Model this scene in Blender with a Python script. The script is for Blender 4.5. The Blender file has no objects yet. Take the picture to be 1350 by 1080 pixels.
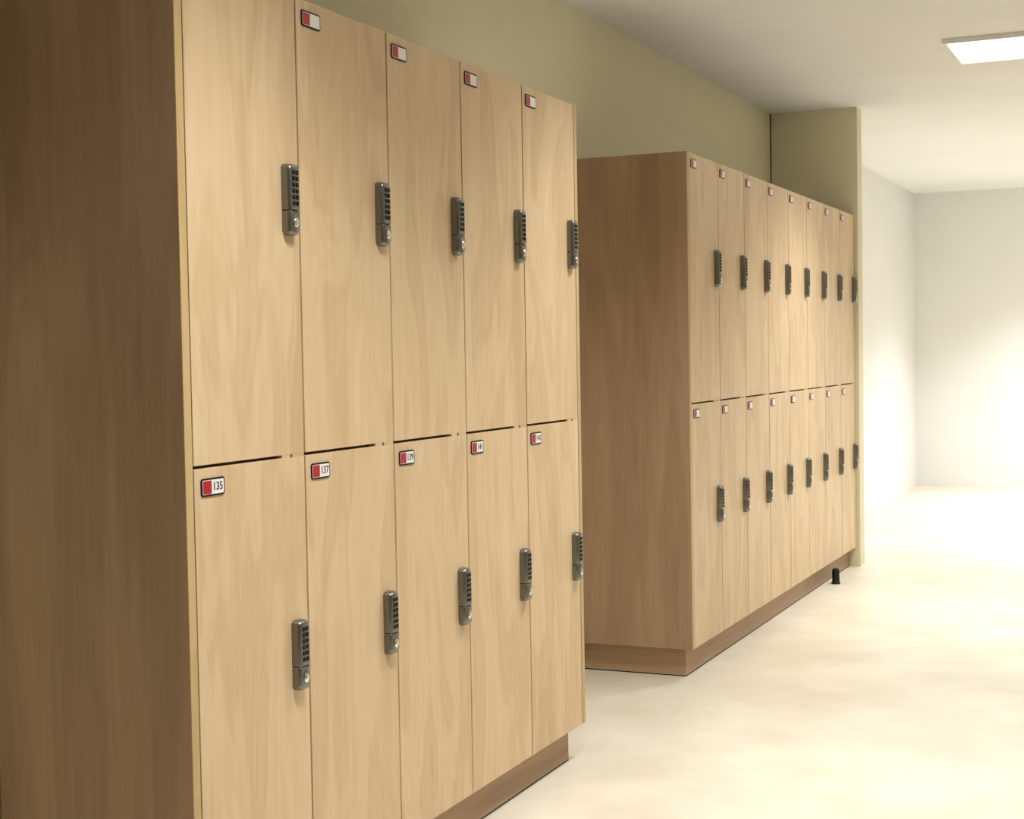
import bpy, bmesh, math
from mathutils import Vector, Matrix

C = bpy.context.scene.collection
S = 1.25                      # metres per fit unit
W = 0.3 * S                   # locker width 0.375 m
PT = 0.0225                   # end panel thickness
ZB, ZS, ZT = 0.0866 * S, 0.8103 * S, 1.5446 * S
ZL_UP, ZL_LOW = 1.2165 * S, 0.4905 * S
DEPTH = 0.45
FAR_X, FAR_Y = 2.4176 * S, 0.0135 * S
INS = 0.040
WALL_Y = 0.480
CEIL_Z = 2.52

# ---------------------------------------------------------------- materials
def srgb(r, g, b):
    f = lambda c: (c / 255 / 12.92) if c / 255 <= 0.04045 else ((c / 255 + 0.055) / 1.055) ** 2.4
    return (f(r), f(g), f(b), 1)

def base_mat(name, col, rough=0.5, metal=0.0, spec=0.5):
    m = bpy.data.materials.new(name); m.use_nodes = True
    b = m.node_tree.nodes['Principled BSDF']
    b.inputs['Base Color'].default_value = col
    b.inputs['Roughness'].default_value = rough
    b.inputs['Metallic'].default_value = metal
    b.inputs['Specular IOR Level'].default_value = spec
    return m, m.node_tree, b

def ramp(nt, stops):
    r = nt.nodes.new('ShaderNodeValToRGB')
    e = r.color_ramp.elements
    e[0].position, e[0].color = stops[0]
    e[1].position, e[1].color = stops[-1]
    for p, c in stops[1:-1]:
        n = e.new(p); n.color = c
    return r

def wood(name, light, mid, dark, rough=0.42, horizontal=False, figure=1.0, zs=1.7):
    m, nt, b = base_mat(name, mid, rough, 0, 0.35)
    N, L = nt.nodes, nt.links
    tc = N.new('ShaderNodeTexCoord'); oi = N.new('ShaderNodeObjectInfo')
    sh = N.new('ShaderNodeVectorMath'); sh.operation = 'SCALE'
    sh.inputs[0].default_value = (13.1, 7.7, 29.3); L.new(oi.outputs['Random'], sh.inputs['Scale'])
    ad = N.new('ShaderNodeVectorMath'); ad.operation = 'ADD'
    L.new(tc.outputs['Object'], ad.inputs[0]); L.new(sh.outputs[0], ad.inputs[1])
    def noise(scale3, detail, rgh=0.55, dist=0.0):
        mp = N.new('ShaderNodeMapping')
        s = scale3 if not horizontal else (scale3[2], scale3[2], scale3[0])
        mp.inputs['Scale'].default_value = s
        L.new(ad.outputs[0], mp.inputs['Vector'])
        n = N.new('ShaderNodeTexNoise'); n.inputs['Scale'].default_value = 1
        n.inputs['Detail'].default_value = detail; n.inputs['Roughness'].default_value = rgh
        n.inputs['Distortion'].default_value = dist
        L.new(mp.outputs[0], n.inputs['Vector']); return n
    broad = noise((7.5, 7.5, zs), 2.5, 0.5, 0.9 if zs > 1.2 else 0.4)        # wide figure
    fine = noise((75, 75, 3.2), 4.0, 0.6)                 # fibre streaks
    # flame figure: contour lines of a stretched noise field
    mul = N.new('ShaderNodeMath'); mul.operation = 'MULTIPLY'; mul.inputs[1].default_value = 38
    L.new(broad.outputs['Fac'], mul.inputs[0])
    sn = N.new('ShaderNodeMath'); sn.operation = 'SINE'; L.new(mul.outputs[0], sn.inputs[0])
    a = N.new('ShaderNodeMath'); a.operation = 'MULTIPLY_ADD'
    L.new(sn.outputs[0], a.inputs[0]); a.inputs[1].default_value = 0.075 * figure; L.new(broad.outputs['Fac'], a.inputs[2])
    f2 = N.new('ShaderNodeMath'); f2.operation = 'MULTIPLY_ADD'
    f3 = N.new('ShaderNodeMath'); f3.operation = 'SUBTRACT'; f3.inputs[1].default_value = 0.5
    L.new(fine.outputs['Fac'], f3.inputs[0])
    L.new(f3.outputs[0], f2.inputs[0]); f2.inputs[1].default_value = 0.42; L.new(a.outputs[0], f2.inputs[2])
    r = ramp(nt, [(0.28, dark), (0.5, mid), (0.72, light)])
    L.new(f2.outputs[0], r.inputs['Fac']); L.new(r.outputs['Color'], b.inputs['Base Color'])
    bp = N.new('ShaderNodeBump'); bp.inputs['Strength'].default_value = 0.05; bp.inputs['Distance'].default_value = 0.0005
    L.new(fine.outputs['Fac'], bp.inputs['Height']); L.new(bp.outputs[0], b.inputs['Normal'])
    return m

M = {}
M['door'] = wood('oak_laminate', srgb(222, 196, 157), srgb(214, 186, 146), srgb(203, 173, 133))
M['panel'] = wood('oak_panel_shade_toned', srgb(180, 150, 122), srgb(170, 140, 112), srgb(157, 126, 99), 0.5, figure=0.6, zs=1.0)  # door oak darkened: shade on the side panels is put into this colour
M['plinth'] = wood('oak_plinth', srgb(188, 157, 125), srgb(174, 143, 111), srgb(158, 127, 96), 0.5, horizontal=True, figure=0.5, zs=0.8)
M['edge'] = wood('edge_banding', srgb(206, 178, 128), srgb(198, 170, 119), srgb(188, 160, 109), 0.45)
M['carcass'] = base_mat('carcass', srgb(120, 86, 56), 0.7)[0]
M['black'] = base_mat('black_plastic', srgb(8, 8, 8), 0.5, 0, 0.25)[0]
M['rubber'] = base_mat('black_rubber', srgb(12, 12, 12), 0.6)[0]
M['trim'] = base_mat('dark_corner_trim', srgb(96, 98, 84), 0.6)[0]
M['white'] = base_mat('white_plate', srgb(240, 238, 235), 0.4)[0]
M['red'] = base_mat('red_plate', srgb(176, 12, 26), 0.4)[0]
M['ink'] = base_mat('number_ink', srgb(25, 25, 28), 0.5)[0]
M['brass'] = base_mat('brass', srgb(150, 115, 70), 0.4, 0.8)[0]
M['chrome'] = base_mat('chrome', srgb(225, 225, 220), 0.14, 1.0)[0]

def metal():
    m, nt, b = base_mat('satin_pewter', srgb(130, 129, 122), 0.3, 0.9)
    N, L = nt.nodes, nt.links
    tc = N.new('ShaderNodeTexCoord'); n = N.new('ShaderNodeTexNoise'); n.inputs['Scale'].default_value = 60
    L.new(tc.outputs['Object'], n.inputs['Vector'])
    r = ramp(nt, [(0.3, (0.29, 0.29, 0.29, 1)), (0.7, (0.32, 0.32, 0.32, 1))])
    L.new(n.outputs['Fac'], r.inputs['Fac']); L.new(r.outputs['Color'], b.inputs['Roughness'])
    return m
M['metal'] = metal()

def mottled(name, c1, c2, scale, rough, bump=0.0):
    m, nt, b = base_mat(name, c1, rough, 0, 0.4)
    N, L = nt.nodes, nt.links
    tc = N.new('ShaderNodeTexCoord')
    n = N.new('ShaderNodeTexNoise'); n.inputs['Scale'].default_value = scale; n.inputs['Detail'].default_value = 6
    n.inputs['Roughness'].default_value = 0.6
    L.new(tc.outputs['Object'], n.inputs['Vector'])
    r = ramp(nt, [(0.35, c1), (0.65, c2)])
    L.new(n.outputs['Fac'], r.inputs['Fac']); L.new(r.outputs['Color'], b.inputs['Base Color'])
    if bump:
        bp = N.new('ShaderNodeBump'); bp.inputs['Strength'].default_value = bump; bp.inputs['Distance'].default_value = 0.001
        n2 = N.new('ShaderNodeTexNoise'); n2.inputs['Scale'].default_value = 180
        L.new(tc.outputs['Object'], n2.inputs['Vector']); L.new(n2.outputs['Fac'], bp.inputs['Height'])
        L.new(bp.outputs[0], b.inputs['Normal'])
    return m
M['floor'] = mottled('polished_screed', srgb(220, 212, 192), srgb(236, 229, 211), 2.6, 0.38, 0.05)
M['wall'] = mottled('olive_cream_paint', srgb(230, 223, 190), srgb(234, 227, 195), 1.2, 0.8, 0.15)
M['wallwhite'] = mottled('white_paint', srgb(240, 239, 236), srgb(243, 242, 240), 1.2, 0.8, 0.1)
M['ceil'] = mottled('ceiling_paint', srgb(240, 240, 238), srgb(244, 244, 242), 1.5, 0.9, 0.1)
mm, nt, b = base_mat('lamp_diffuser', (1, 1, 1, 1), 0.5)
b.inputs['Emission Color'].default_value = (1.0, 0.95, 0.86, 1); b.inputs['Emission Strength'].default_value = 3
M['lamp'] = mm

# ---------------------------------------------------------------- mesh helpers
def box(bm, x0, x1, y0, y1, z0, z1, mi=0, bevel=0.0):
    r = bmesh.ops.create_cube(bm, size=1, matrix=Matrix.Translation(((x0+x1)/2, (y0+y1)/2, (z0+z1)/2)) @ Matrix.Diagonal((x1-x0, y1-y0, z1-z0, 1)))
    vs = r['verts']
    fs = {f for v in vs for f in v.link_faces}
    for f in fs: f.material_index = mi
    if bevel:
        es = list({e for v in vs for e in v.link_edges})
        bmesh.ops.bevel(bm, geom=es, offset=bevel, segments=2, affect='EDGES', profile=0.5)

def prism(bm, pts, y0, y1, mi=0, bevel=0.0):
    """outline pts (x,z) counter-clockwise seen from -Y, extruded from y0 (front) to y1."""
    loft(bm, [(pts, y1), (pts, y0)], mi)

def loft(bm, rings, mi=0):
    vr = [[bm.verts.new((x, y, z)) for x, z in pts] for pts, y in rings]
    n = len(vr[0]); fs = []
    for a, c in zip(vr, vr[1:]):
        for i in range(n):
            j = (i + 1) % n
            fs.append(bm.faces.new((a[i], a[j], c[j], c[i])))
    fs.append(bm.faces.new(vr[-1])); fs.append(bm.faces.new(vr[0][::-1]))
    for f in fs: f.material_index = mi
    return fs

def rrect(x0, x1, z0, z1, rb, rt, n=5):
    pts = []
    for cx, cz, r, a0 in ((x0+rb, z0+rb, rb, 180), (x1-rb, z0+rb, rb, 270), (x1-rt, z1-rt, rt, 0), (x0+rt, z1-rt, rt, 90)):
        for k in range(n + 1):
            a = math.radians(a0 + 90 * k / n)
            pts.append((cx + r * math.cos(a), cz + r * math.sin(a)))
    return pts

def obj(name, bm, mats, parent=None, loc=(0, 0, 0), smooth=False):
    bmesh.ops.recalc_face_normals(bm, faces=bm.faces)
    me = bpy.data.meshes.new(name); bm.to_mesh(me); bm.free()
    for m in (mats if isinstance(mats, (list, tuple)) else [mats]): me.materials.append(m)
    if smooth:
        me.polygons.foreach_set('use_smooth', [True] * len(me.polygons))
        me.set_sharp_from_angle(angle=math.radians(38))
    o = bpy.data.objects.new(name, me); C.objects.link(o); o.parent = parent; o.location = loc
    return o

def tag(o, label, cat, group=None):
    o['label'] = label; o['category'] = cat
    if group: o['group'] = group
    return o

def struct(name, bm, mat):
    o = obj(name, bm, mat); o['kind'] = 'structure'; return o

def copy_tree(o, parent=None):
    c = o.copy(); C.objects.link(c); c.parent = parent
    for ch in list(o.children): copy_tree(ch, c)
    return c

# ---------------------------------------------------------------- locker pieces
G = 0.0029      # half of the vertical gap between doors
DT = 0.018      # door thickness

def make_body(parent):
    bm = bmesh.new(); t = 0.016; y0 = 0.0205; y1 = DEPTH; g = 0.0004
    box(bm, g, t, y0, y1, ZB, ZT - 0.0005)
    box(bm, W - t, W - g, y0, y1, ZB, ZT - 0.0005)
    box(bm, t, W - t, y0, y1, ZB, ZB + t)
    box(bm, t, W - t, y0, y1, ZT - t, ZT - 0.0005)
    box(bm, t, W - t, y0, y1, ZS - t / 2, ZS + t / 2)
    box(bm, t, W - t, y1 - 0.006, y1, ZB + t, ZT - t)
    return obj('body', bm, M['carcass'], parent)

def make_door(parent, upper):
    bm = bmesh.new(); sg = 0.0030
    if upper:
        z0, z1 = ZS + sg, ZT - 0.0005
        box(bm, G, W - G, 0, DT, z0, z1, 0, 0.0008)
        box(bm, 0.292, W - G, 0.0004, DT, ZS - sg + 0.0003, z0 + 0.0002, 0)      # lip that closes the joint on the lock side
    else:
        z0, z1 = ZB + 0.001, ZS - sg
        box(bm, G, W - G, 0, DT, z0, z1, 0, 0.0008)
    d = obj('door', bm, M['door'], parent)
    if upper:
        b2 = bmesh.new()
        bmesh.ops.create_cone(b2, cap_ends=True, segments=16, radius1=0.0040, radius2=0.0034, depth=0.0016,
                              matrix=Matrix.Translation((0.325, -0.0004, ZS)) @ Matrix.Rotation(math.radians(90), 4, 'X'))
        s = obj('screw', b2, M['brass'], d); s['label'] = 'tiny brass screw beside the end of the joint'
    return d

LH = 0.141      # lock height
def shell_rings(z0, z1, rb, rt, w=0.0385, d=0.0205):
    R = []
    for ins, y in ((0, -0.0), (0.0002, -0.010), (0.0012, -0.0155), (0.0030, -0.0188), (0.0052, -d)):
        R.append((rrect(-w/2 + ins, w/2 - ins, z0 + (ins if rb > 0.005 else ins * 0.15), z1 - (ins if rt > 0.005 else ins * 0.15),
                        max(0.0012, rb - ins * 0.4), max(0.0012, rt - ins * 0.4)), y))
    return R

def make_lock(parent, near=True):
    """pewter keypad lock, origin at the centre of its back"""
    zt, zb = LH / 2, -LH / 2
    split = zt - 0.0925
    bm = bmesh.new()
    loft(bm, shell_rings(split + 0.0005, zt, 0.002, 0.0095))
    loft(bm, shell_rings(zb, split - 0.0005, 0.0115, 0.002))
    loft(bm, [(rrect(-0.0165, 0.0165, zb + 0.004, zt - 0.004, 0.008, 0.008), -0.0002),
              (rrect(-0.0165, 0.0165, zb + 0.004, zt - 0.004, 0.008, 0.008), -0.0150)], 1)
    # raised collar that carries the knob
    col = [(0.0118 * math.cos(a), zt - 0.1145 + 0.0150 * math.sin(a)) for a in [2 * math.pi * k / 28 for k in range(28)]]
    col2 = [(x * 0.86, (z - zt + 0.1145) * 0.88 + zt - 0.1145) for x, z in col]
    loft(bm, [(col, -0.0195), (col, -0.0212), (col2, -0.0223)])
    lk = obj('keypad_lock', bm, [M['metal'], M['black']], parent, smooth=True)
    rows = [zt - 0.0175 - 0.01215 * r for r in range(6)]
    if near:
        first = None
        for r in rows:
            for cx in (-0.0062, 0.0062):
                if first is None:
                    b2 = bmesh.new()
                    loft(b2, [(rrect(-0.0043, 0.0043, -0.0044, 0.0044, 0.0014, 0.0014, 3), -0.0200),
                              (rrect(-0.0043, 0.0043, -0.0044, 0.0044, 0.0014, 0.0014, 3), -0.0212),
                              (rrect(-0.0040, 0.0040, -0.0040, 0.0040, 0.0012, 0.0012, 3), -0.0219)])
                    first = k = obj('button', b2, M['black'], lk, smooth=True)
                else:
                    k = first.copy(); C.objects.link(k); k.parent = lk
                k.location = (cx, 0, r)
    else:
        b2 = bmesh.new()
        for r in rows:
            for cx in (-0.0062, 0.0062):
                loft(b2, [([(x + cx, z + r) for x, z in rrect(-0.0043, 0.0043, -0.0044, 0.0044, 0.0014, 0.0014, 2)], y) for y in (-0.0200, -0.0218)])
        obj('keypad', b2, M['black'], lk)
    b3 = bmesh.new()
    ring = lambda r, yy: ([(r * math.cos(2 * math.pi * k / 24), zt - 0.1160 + r * 1.15 * math.sin(2 * math.pi * k / 24)) for k in range(24)], yy)
    loft(b3, [ring(0.0080, -0.0221), ring(0.0080, -0.0232), ring(0.0068, -0.0246), ring(0.0042, -0.0254), ring(0.0012, -0.0256)])
    k = obj('lock_knob', b3, M['chrome'], lk, (-0.0022, 0, 0), smooth=True); k['label'] = 'bright chrome lock knob'
    return lk

PW, PH = 0.072, 0.0330
def make_plate(parent, x, z, number=None):
    bm = bmesh.new()
    hw, hh = PW / 2, PH / 2
    loft(bm, [(rrect(-hw, hw, -hh, hh, 0.006, 0.006, 4), -0.0001), (rrect(-hw, hw, -hh, hh, 0.006, 0.006, 4), -0.0022)], 0)
    a = 0.0034
    loft(bm, [(rrect(-hw+a, hw-a, -hh+a, hh-a, 0.002, 0.002, 3), -0.0018), (rrect(-hw+a, hw-a, -hh+a, hh-a, 0.002, 0.002, 3), -0.0026)], 1)
    p = obj('number_plate', bm, [M['black'], M['white']], parent, (x, 0, z))
    b2 = bmesh.new()
    box(b2, -hw + 0.0045, -hw + 0.0305, -0.0030, -0.0024, -hh + 0.0045, hh - 0.0045, 0, 0)
    s = obj('red_square', b2, M['red'], p)
    if number: make_number(number, p)
    return p

def make_number(number, p):
    cu = bpy.data.curves.new('number', 'FONT'); cu.body = number
    cu.size = 0.0210; cu.extrude = 0.0002; cu.align_x = 'CENTER'; cu.align_y = 'CENTER'; cu.resolution_u = 3
    cu.offset = 0.0002
    t = bpy.data.objects.new('number_text', cu); C.objects.link(t)
    bpy.context.view_layer.update()
    me = bpy.data.meshes.new_from_object(t.evaluated_get(bpy.context.evaluated_depsgraph_get()))
    me.transform(Matrix.Translation((0.0138, -0.0029, 0)) @ Matrix.Rotation(math.radians(90), 4, 'X') @ Matrix.Diagonal((1.0, 1, 1, 1)))
    bpy.data.objects.remove(t); bpy.data.curves.remove(cu)
    me.materials.clear(); me.materials.append(M['ink'])
    o = bpy.data.objects.new('number', me); C.objects.link(o); o.parent = p
    return o

def make_locker(near):
    e = bpy.data.objects.new('locker', None); C.objects.link(e)
    make_body(e)
    make_door(e, True); make_door(e, False)
    for z in (ZL_UP, ZL_LOW):
        l = make_lock(e, near); l.location = (0.3295, 0, z)
    make_plate(e, 0.021 + PW / 2, ZT - 0.021 - PH / 2)
    make_plate(e, 0.021 + PW / 2, ZS - 0.0215 - PH / 2)
    return e

# ---------------------------------------------------------------- near row
near0 = make_locker(True)
places = ['leftmost in the near row', 'second from the left in the near row', 'middle one of the near row',
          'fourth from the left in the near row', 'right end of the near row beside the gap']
near = []
for i, num in enumerate(('135', '137', '139', '141', '143')):
    o = near0 if i == 0 else copy_tree(near0)
    near.append(o)
for i, (o, num) in enumerate(zip(near, ('135', '137', '139', '141', '143'))):
    o.location = (i * W, 0, 0)
    tag(o, f'light oak two-door locker numbered {num}, {places[i]}', 'locker', 'lockers of the near row')
    plates = sorted([c for c in o.children if c.name.startswith('number_plate')], key=lambda c: c.location.z)
    make_number(num, plates[0])

def side_panel(locker, label, x0, x1):
    bm = bmesh.new()
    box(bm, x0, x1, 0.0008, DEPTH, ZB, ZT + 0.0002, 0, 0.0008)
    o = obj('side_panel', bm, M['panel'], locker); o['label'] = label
    bm = bmesh.new()
    box(bm, x0 + 0.0004, x1 - 0.0004, 0, 0.0009, ZB + 0.0005, ZT - 0.0005)
    e = obj('edge_strip', bm, M['edge'], o); e['label'] = 'pale yellow edge strip'
    return o

side_panel(near[0], 'oak side panel, shade put into its colour', -PT, -0.0004)
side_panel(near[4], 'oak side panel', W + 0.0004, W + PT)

def plinth(label, x0, x1, yf):
    bm = bmesh.new(); t = 0.018; z1 = ZB - 0.0004
    box(bm, x0, x1, yf, yf + t, 0.0040, z1, 0, 0.0008)
    box(bm, x0, x1, yf + DEPTH - INS - t, yf + DEPTH - INS, 0.0040, z1, 0, 0.0008)
    box(bm, x0, x0 + t, yf + t, yf + DEPTH - INS - t, 0.0040, z1, 0)
    box(bm, x1 - t, x1, yf + t, yf + DEPTH - INS - t, 0.0040, z1, 0)
    # dark sealing strip under the boards
    box(bm, x0 + 0.0003, x1 - 0.0003, yf + 0.0003, yf + DEPTH - INS - 0.0003, 0.0, 0.0041, 1)
    o = obj('plinth', bm, [M['plinth'], M['black']])
    tag(o, label, 'plinth'); return o
plinth('recessed oak plinth under the near locker row', -PT + INS, 5 * W + PT - INS, INS)

# ---------------------------------------------------------------- far row
NF = 8
FX = FAR_X + PT
far0 = make_locker(False)
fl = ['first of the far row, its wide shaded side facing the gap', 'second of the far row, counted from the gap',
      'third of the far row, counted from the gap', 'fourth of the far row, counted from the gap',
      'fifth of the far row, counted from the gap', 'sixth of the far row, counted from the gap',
      'seventh of the far row, next to the last one on the right', 'last on the right of the far row, against the wall']
for i in range(NF):
    o = far0 if i == 0 else copy_tree(far0)
    o.location = (FX + i * W, FAR_Y, 0)
    tag(o, 'oak locker, ' + fl[i], 'locker', 'lockers of the far row')
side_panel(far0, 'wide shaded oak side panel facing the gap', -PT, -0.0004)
FEND = FX + NF * W
plinth('recessed oak plinth under the far locker row', FAR_X + INS, FEND - 0.002, FAR_Y + INS)

# small black door stop at the far plinth
bm = bmesh.new()
prof = [(0.022, 0), (0.022, 0.010), (0.019, 0.013), (0.0185, 0.066), (0.0165, 0.076), (0.010, 0.081), (0.0, 0.0825)]
prev = None
for r, z in prof[:-1]:
    ring = [bm.verts.new((r * math.cos(2*math.pi*k/24), r * math.sin(2*math.pi*k/24), z)) for k in range(24)]
    if prev:
        for k in range(24): bm.faces.new((prev[k], prev[(k+1) % 24], ring[(k+1) % 24], ring[k]))
    else: bm.faces.new(ring[::-1])
    prev = ring
bm.faces.new(prev)
ds = obj('door_stop', bm, M['rubber'], smooth=True)
ds.location = (FX + 6.30 * W, FAR_Y - 0.02, 0)
tag(ds, 'small black rubber stop on the floor at the right end of the far plinth', 'door stop')

# ---------------------------------------------------------------- room
XC = FEND + 0.010
bm = bmesh.new(); box(bm, -5.0, 11.0, -4.5, WALL_Y + 0.12, -0.10, 0.0); struct('floor', bm, M['floor'])
bm = bmesh.new(); box(bm, -5.0, XC + 0.12, WALL_Y, WALL_Y + 0.12, 0, CEIL_Z); struct('wall_back', bm, M['wall'])
bm = bmesh.new(); box(bm, XC, XC + 0.12, FAR_Y - 0.02, WALL_Y - 0.0005, 0, CEIL_Z); struct('wall_right', bm, M['wall'])
bm = bmesh.new(); box(bm, XC - 0.0025, XC - 0.0003, WALL_Y - 0.0075, WALL_Y - 0.0003, 0, CEIL_Z); struct('trim_1', bm, M['trim'])
bm = bmesh.new(); box(bm, XC + 0.1205, 11.0, WALL_Y, WALL_Y + 0.12, 0, CEIL_Z); struct('wall_passage', bm, M['wallwhite'])
bm = bmesh.new(); box(bm, 11.0, 11.12, -4.5, WALL_Y + 0.12, 0, CEIL_Z); struct('wall_end', bm, M['wallwhite'])
bm = bmesh.new(); box(bm, -5.0, 11.12, -4.5, WALL_Y + 0.12, CEIL_Z, CEIL_Z + 0.1); struct('ceiling', bm, M['ceil'])
bm = bmesh.new(); box(bm, -5.12, 11.12, -4.62, -4.5, 0, CEIL_Z); struct('wall_front', bm, M['wallwhite'])
bm = bmesh.new(); box(bm, -5.12, -5.0, -4.5, WALL_Y + 0.12, 0, CEIL_Z); struct('wall_left', bm, M['wall'])

# ---------------------------------------------------------------- lights (ceiling panels)
def panel_light(x, y, sx, sy, power, label, col=(0.99, 0.99, 1.0), spread=114):
    bm = bmesh.new()
    z = CEIL_Z - 0.0005
    for a in ((-sx/2-0.015, sx/2+0.015, -sy/2-0.015, -sy/2), (-sx/2-0.015, sx/2+0.015, sy/2, sy/2+0.015),
              (-sx/2-0.015, -sx/2, -sy/2, sy/2), (sx/2, sx/2+0.015, -sy/2, sy/2)):
        box(bm, a[0], a[1], a[2], a[3], -0.02, 0)
    root = bpy.data.objects.new('ceiling_light', None); C.objects.link(root); root.location = (x, y, z)
    tag(root, label, 'ceiling light', 'panel lights in the ceiling')
    obj('frame', bm, M['wallwhite'], root)
    bm = bmesh.new(); box(bm, -sx/2, sx/2, -sy/2, sy/2, -0.012, -0.001)
    obj('diffuser', bm, M['lamp'], root)
    L = bpy.data.lights.new('panel', 'AREA'); L.shape = 'RECTANGLE'; L.size = sx; L.size_y = sy
    L.energy = power; L.color = col; L.spread = math.radians(spread)
    lo = bpy.data.objects.new('panel_glow', L); C.objects.link(lo); lo.location = (x, y, z - 0.03)
LIGHTS = [(-0.05, -0.9, 0.5, 0.5, 22.5, 'square white ceiling light over the left end of the near row'),
          (1.95, -0.9, 0.5, 0.5, 20.5, 'square white ceiling light over the right end of the near row'),
          (4.7, -0.95, 0.5, 0.5, 25, 'square white ceiling light over the middle of the far row'),
          (7.4, -1.1, 0.5, 0.5, 36, 'square white ceiling light added to brighten the middle of the passage'),  # this lamp and the next are added to keep the passage bright
          (9.7, -1.3, 0.5, 0.5, 54, 'square white ceiling light added to brighten the end of the passage')]
for a in LIGHTS: panel_light(*a)

w = bpy.data.worlds.new('world'); bpy.context.scene.world = w; w.use_nodes = True
w.node_tree.nodes['Background'].inputs[0].default_value = (0.9, 0.9, 0.88, 1)
w.node_tree.nodes['Background'].inputs[1].default_value = 0.5

# ---------------------------------------------------------------- camera
cam = bpy.data.cameras.new('camera'); co = bpy.data.objects.new('camera', cam); C.objects.link(co)
yaw, pitch, roll = 1.1487, -0.0378, -0.0173
d = Vector((math.sin(yaw)*math.cos(pitch), math.cos(yaw)*math.cos(pitch), math.sin(pitch)))
r = Vector((math.cos(yaw), -math.sin(yaw), 0)); u = r.cross(d)
r2 = r*math.cos(roll) + u*math.sin(roll); u2 = -r*math.sin(roll) + u*math.cos(roll)
mat = Matrix((r2, u2, -d)).transposed().to_4x4()
mat.translation = Vector((-1.761, -1.2945, 0.9677)) * S
co.matrix_world = mat
cam.sensor_fit = 'HORIZONTAL'; cam.sensor_width = 36; cam.lens = 36 * 1966.7 / 1350
cam.clip_start = 0.05
bpy.context.scene.camera = co
vs = bpy.context.scene.view_settings
vs.view_transform = 'Standard'; vs.look = 'None'; vs.gamma = 1; vs.use_curve_mapping = False; vs.exposure = 0.0
